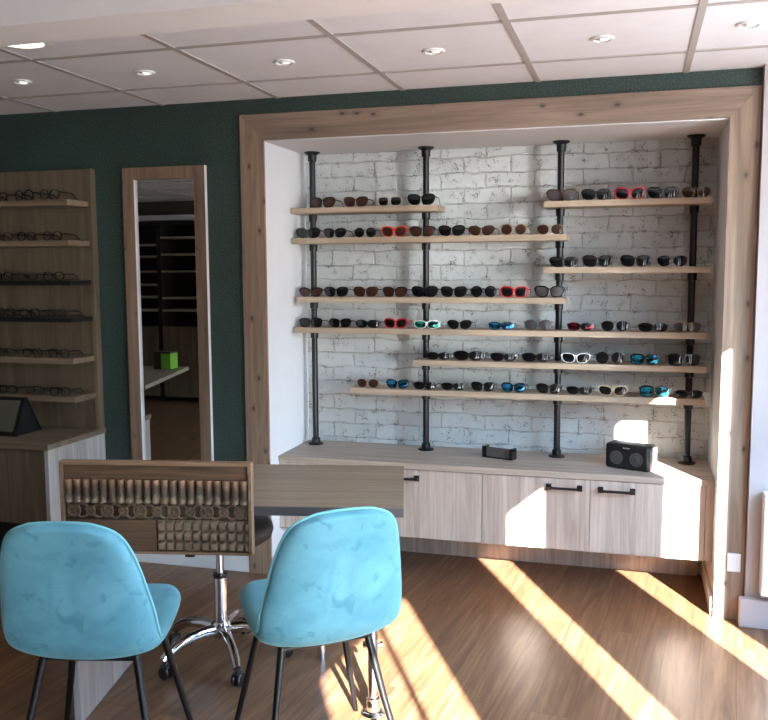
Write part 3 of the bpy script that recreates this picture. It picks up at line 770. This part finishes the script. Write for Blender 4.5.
# ------------------------------------------------------------------ stool
SC = (1.322, -.945)
t = thing('rolling_stool', 'round black rolling stool with chrome five-star base behind the carved panel', 'stool', (SC[0], SC[1], 0))
b = MB(); b.lathe([(.13, .470), (.175, .474), (.198, .490), (.205, .512), (.200, .536), (.182, .552), (.10, .558), (.001, .559)], 40); b.build('seat', M['black_seat'], t, True)
b = MB(); b.lathe([(.085, .455), (.11, .462), (.11, .4695)], 24); b.build('seat_plate', M['black_plastic'], t, True)
b = MB(); b.lathe([(.0145, .346), (.0145, .4545)], 24); b.build('gas_rod', M['chrome'], t, True)
b = MB(); b.lathe([(.0255, .160), (.0255, .329)], 28); col = b.build('column', M['chrome'], t, True)
b = MB(); b.lathe([(.0265, .3295), (.0275, .334), (.0275, .344), (.0155, .3455)], 24); b.build('collar', M['black_plastic'], col, True)
b = MB(); b.lathe([(.036, .098), (.040, .105), (.040, .145), (.030, .1595)], 28); b.build('hub', M['chrome'], t, True)
for k in range(5):
    a = math.radians(21+72*k); ca, sa = math.cos(a), math.sin(a)
    def P(r, z): return (r*ca, r*sa, z)
    b = MB(); b.tube([P(.030, .126), P(.08, .130), (P(.14, .124)), P(.19, .108), P(.226, .088), P(.246, .070)], .024, 12, .017, flat=.85); b.build('base_arm', M['chrome'], t, True)
    cs = MB(); cs.lathe([(.0055, .052), (.0055, .066)], 10, Matrix.Translation(P(.241, 0)))
    cs.box(-.016, .022, -.012, .012, .040, .052, .004, mat=Matrix.Translation(P(.241, 0)) @ Matrix.Rotation(a+.6*k, 4, 'Z')); c_ = cs.build('caster', M['black_plastic'], t, True)
    wm = Matrix.Translation(P(.241, .0255)) @ Matrix.Rotation(a+.6*k, 4, 'Z') @ Matrix.Translation((.006, 0, 0)) @ Matrix.Rotation(PI/2, 4, 'X')
    wmb = MB()
    for o_ in (-.019, .004): wmb.lathe([(.006, o_), (.022, o_+.001), (.025, o_+.004), (.025, o_+.011), (.022, o_+.014), (.006, o_+.015)], 20, wm)
    wmb.build('wheel', M['black_plastic'], c_, True)

# ------------------------------------------------------------------ chairs
def cr(pts, t):
    n = len(pts)-1; f = min(max(t*n, 0), n-1e-6); i = int(f); u = f-i
    def g(k): return pts[min(max(k, 0), n)]
    out = []
    for a, b_, c_, d_ in zip(g(i-1), g(i), g(i+1), g(i+2)):
        out.append(.5*((2*b_)+(-a+c_)*u+(2*a-5*b_+4*c_-d_)*u*u+(-a+3*b_-3*c_+d_)*u**3))
    return out
# y, z, half width, side lift
PROF = [(.250, .428, .095, .000), (.247, .444, .140, .003), (.216, .455, .188, .008), (.13, .455, .216, .016), (.03, .445, .228, .022), (-.06, .437, .234, .026),
        (-.135, .438, .237, .030), (-.185, .456, .238, .034), (-.212, .500, .237, .036), (-.230, .565, .231, .035), (-.248, .640, .217, .030), (-.264, .710, .202, .023),
        (-.279, .768, .184, .015), (-.289, .806, .160, .009), (-.294, .828, .131, .005), (-.298, .843, .088, .002)]
def shell_point(u, v):
    y, z, w, c = cr(PROF, u)
    y2, z2, _, _ = cr(PROF, min(1, u+.004)); y1, z1, _, _ = cr(PROF, max(0, u-.004))
    d = Vector((0, y2-y1, z2-z1)).normalized(); nrm = Vector((0, d.z, -d.y))     # towards the sitter
    if nrm.z < 0 and u < .35: nrm = -nrm
    return Vector((w*v*.905, y, z - (.005*v*v if u > .85 else 0)*min(1, (u-.85)/.1 if u > .85 else 0))) + nrm*(c*(abs(v)**2.4)), nrm
def make_chair():
    t = thing('chair', 'x', 'chair', (0, 0, 0), 0, 'teal velvet chairs in front of the desk')
    NU, NV = 48, 18
    bm = bmesh.new(); top = []; bot = []
    for i in range(NU+1):
        r1, r2 = [], []
        for j in range(NV+1):
            u, v = i/NU, j/NV*2-1
            p, nrm = shell_point(u, v)
            e = min(1, max(0, 1-max(abs(v)**6, abs(2*u-1)**26)))
            th = .013 + (.014 + .012*max(0, min(1, (.42-u)/.12)))*e**.5
            r1.append(bm.verts.new(p+nrm*th)); r2.append(bm.verts.new(p-nrm*th*.85))
        top.append(r1); bot.append(r2)
    for i in range(NU):
        for j in range(NV):
            bm.faces.new((top[i][j], top[i][j+1], top[i+1][j+1], top[i+1][j])); bm.faces.new((bot[i][j], bot[i+1][j], bot[i+1][j+1], bot[i][j+1]))
    for i in range(NU):
        for j in (0, NV): bm.faces.new((top[i][j], top[i+1][j], bot[i+1][j], bot[i][j]))
    for j in range(NV):
        for i in (0, NU): bm.faces.new((top[i][j], top[i][j+1], bot[i][j+1], bot[i][j]))
    bmesh.ops.recalc_face_normals(bm, faces=bm.faces)
    h = MB(); h.bm.free(); h.bm = bm
    o = h.build('seat_shell', M['velvet'], t, False)
    for p in o.data.polygons: p.use_smooth = True
    sd = o.modifiers.new('sub', 'SUBSURF'); sd.levels = 1; sd.render_levels = 1
    # piping round the rim
    rim = []
    i0 = int(NU*.42)
    for i in range(i0, NU+1): rim.append(shell_point(i/NU, -1))
    for j in range(1, NV): rim.append(shell_point(1, j/NV*2-1))
    for i in range(NU, i0-1, -1): rim.append(shell_point(i/NU, 1))
    pts = []
    for p, nrm in rim:
        pts.append(p + nrm*.0115)
    b = MB(); b.tube([q for q in pts], .0042, 8); b.build('piping', M['velvet_rim'], o, True)
    # under-frame and legs
    fr = MB()
    for y in (-.115, .115): fr.tube([(-.135, y, .405), (.135, y, .405)], .010, 10)
    for x in (-.06, .06): fr.box(x-.014, x+.014, -.115, .115, .398, .404)
    fr.box(-.10, .10, -.07, .07, .4045, .412, .002)
    fr.build('under_frame', M['black_metal'], t, True)
    for sx in (-1, 1):
        for sy in (-1, 1):
            b = MB(); b.tube([(sx*.132, sy*.112, .412), (sx*.168, sy*.155, .22), (sx*.212, sy*(.196 if sy > 0 else .225), .0006)], .0125, 14, .0085); lg = b.build('leg', M['black_metal'], t, True)
    return t
c1 = make_chair()
c1['label'] = 'teal velvet chair at the left, in front of the carved panel'
c2 = copy_tree(c1)
c2['label'] = 'teal velvet chair at the right, in front of the plain end of the desk'
def place(c, x, y, deg): c.location = (x, y, 0); c.rotation_euler = (0, 0, math.radians(deg))
place(c1, 1.332, -1.722, 14)
place(c2, 1.897, -1.470, 39)

# ------------------------------------------------------------------ the far part of the shop, seen in the mirror
def tall_unit(x0, x1, label, shelves, zt):
    t = thing('display_cabinet', label, 'cabinet', (x0, -5.395, 0), 0, 'tall dark display cabinets at the front of the shop')
    w = x1-x0
    b = MB(); b.box(0, w, .0, .02, .0005, zt); b.box(0, .02, .0205, .34, .0005, zt); b.box(w-.02, w, .0205, .34, .0005, zt); b.box(.0205, w-.0205, .0205, .34, zt-.02, zt); b.build('carcass', M['dark_unit'], t)
    for z in shelves:
        b = MB(); b.box(.021, w-.021, .021, .345, z-.022, z); b.build('shelf', M['pale_edge'], t)
    b = MB(); b.box(.021, w-.021, .345, .36, .06, .86); b.build('door', M['oak_shaded_v'], t)
tall_unit(-2.83, -2.38, 'tall dark display cabinet reflected at the left of the mirror', (1.05, 1.2, 1.34, 1.49, 1.66, 1.79), 2.03)
tall_unit(-2.36, -1.85, 'tall dark display cabinet reflected at the right of the mirror', (1.05, 1.19, 1.49, 1.68, 1.87), 2.03)
m = MB(); m.box(XL+.001, -1.5, -5.4, -5.22, 2.06, 2.12); tag(m.build('ledge', M['beam']), 'pale ledge above the tall display cabinets, reflected in the mirror', 'ledge')
t = thing('counter', 'narrow pale counter on a slab post, reflected in the mirror', 'counter', (-1.0, -2.4, 0))
b = MB(); b.prism([(-.35, -.62), (.05, -.66), (.36, .57), (-.35, .57)], .62, .65, axis='z'); b.build('counter_top', M['pale_edge'], t)
b = MB(); b.box(-.32, -.28, -.45, .45, .0005, .6195); b.build('support_panel', M['oak_shaded_v'], t)
t = thing('carton', 'green and dark carton on the counter, reflected in the mirror', 'box', (-1.06, -2.86, .65))
b = MB(); b.box(-.08, .08, -.06, .06, .0006, .15, .002); b.build('body', M['dark_box'], t)
b = MB(); b.box(-.01, .081, -.062, .0605, .004, .135, .001); b.build('sleeve', M['green_box'], t)

# ------------------------------------------------------------------ light
w = bpy.data.worlds.new('sky'); sc.world = w; w.use_nodes = True
nt = w.node_tree; bg = nt.nodes['Background']
tc = nt.nodes.new('ShaderNodeTexCoord'); sp = nt.nodes.new('ShaderNodeSeparateXYZ'); rp = nt.nodes.new('ShaderNodeValToRGB')
nt.links.new(tc.outputs['Generated'], sp.inputs[0])
mr = nt.nodes.new('ShaderNodeMapRange'); mr.inputs['From Min'].default_value = -1; mr.inputs['From Max'].default_value = 1
nt.links.new(sp.outputs['Z'], mr.inputs['Value']); nt.links.new(mr.outputs[0], rp.inputs['Fac'])
e = rp.color_ramp.elements
e[0].position = .55; e[0].color = (.10, .10, .10, 1)
e[1].position = .62; e[1].color = (.50, .75, 1.0, 1)
g_ = e.new(.49); g_.color = (.10, .10, .10, 1); e[0].position = .44; e[0].color = (.36, .37, .39, 1); e[2].position = .62
y_ = e.new(.55); y_.color = (.10, .10, .10, 1)
x_ = e.new(.82); x_.color = (.42, .66, 1.0, 1)
# bright patch added to the world to light the upper left brick
dt = nt.nodes.new('ShaderNodeVectorMath'); dt.operation = 'DOT_PRODUCT'; dt.inputs[1].default_value = Vector((.80, -.60, .015)).normalized()
nt.links.new(tc.outputs['Generated'], dt.inputs[0])
fr2 = nt.nodes.new('ShaderNodeMapRange'); fr2.inputs['From Min'].default_value = .9955; fr2.inputs['From Max'].default_value = .9975
nt.links.new(dt.outputs['Value'], fr2.inputs['Value'])
mx = nt.nodes.new('ShaderNodeMix'); mx.data_type = 'RGBA'; mx.inputs[7].default_value = (4.2, 4.5, 4.5, 1)
nt.links.new(fr2.outputs[0], mx.inputs[0]); nt.links.new(rp.outputs['Color'], mx.inputs[6])
nt.links.new(mx.outputs[2], bg.inputs['Color']); bg.inputs['Strength'].default_value = 48

sd = bpy.data.lights.new('sun', 'SUN'); sd.energy = 150; sd.angle = .008; sd.color = (1, .985, .96)
so = bpy.data.objects.new('sun', sd); COL.objects.link(so)
dirv = Vector((-.461, .888, -.47)).normalized()
so.rotation_euler = dirv.to_track_quat('-Z', 'Y').to_euler(); so.location = (5, -6, 4)
# portals in the openings
def portal(name, loc, rot, sx, sy):
    l = bpy.data.lights.new(name, 'AREA'); l.shape = 'RECTANGLE'; l.size = sx; l.size_y = sy; l.cycles.is_portal = True
    o = bpy.data.objects.new(name, l); COL.objects.link(o); o.location = loc; o.rotation_euler = rot
for n, (a, b_) in enumerate(slots):
    yc = (a+b_)/2
    d = Vector((-1, KW, 0)).normalized()
    portal('portal_side', (wx(yc)+.03, yc, HEAD/2), d.to_track_quat('-Z', 'Z').to_euler(), (b_-a), HEAD)

# ceiling lamps
for k, (x, y, e_) in enumerate(((.31, -.655, 3), (.895, -.655, 3), (1.5, -.655, 2), (2.09, -.655, 2), (2.69, -.655, 2), (3.16, -.70, 2), (.735, -1.262, 8))):
    l = bpy.data.lights.new('lamp_beam', 'SPOT'); l.energy = e_; l.spot_size = math.radians(95); l.spot_blend = .7; l.shadow_soft_size = .03; l.color = (1, .9, .76)
    o = bpy.data.objects.new('lamp_beam', l); COL.objects.link(o); o.location = (x, y, H-.02)

# ------------------------------------------------------------------ camera
cd = bpy.data.cameras.new('camera'); cd.sensor_fit = 'HORIZONTAL'; cd.sensor_width = 36; cd.lens = FPX*36/768; cd.clip_start = .02
co = bpy.data.objects.new('camera', cd); COL.objects.link(co)
R3 = Matrix((rt, up, -fwd)).transposed()
co.matrix_world = Matrix.Translation(CAM) @ R3.to_4x4()
sc.camera = co
sc.view_settings.view_transform = 'Standard'; sc.view_settings.look = 'None'; sc.view_settings.gamma = 1; sc.view_settings.use_curve_mapping = False
sc.view_settings.exposure = -0.66
sc.cycles.max_bounces = 10; sc.cycles.diffuse_bounces = 6; sc.cycles.caustics_reflective = False; sc.cycles.caustics_refractive = False
sc.cycles.use_denoising = True
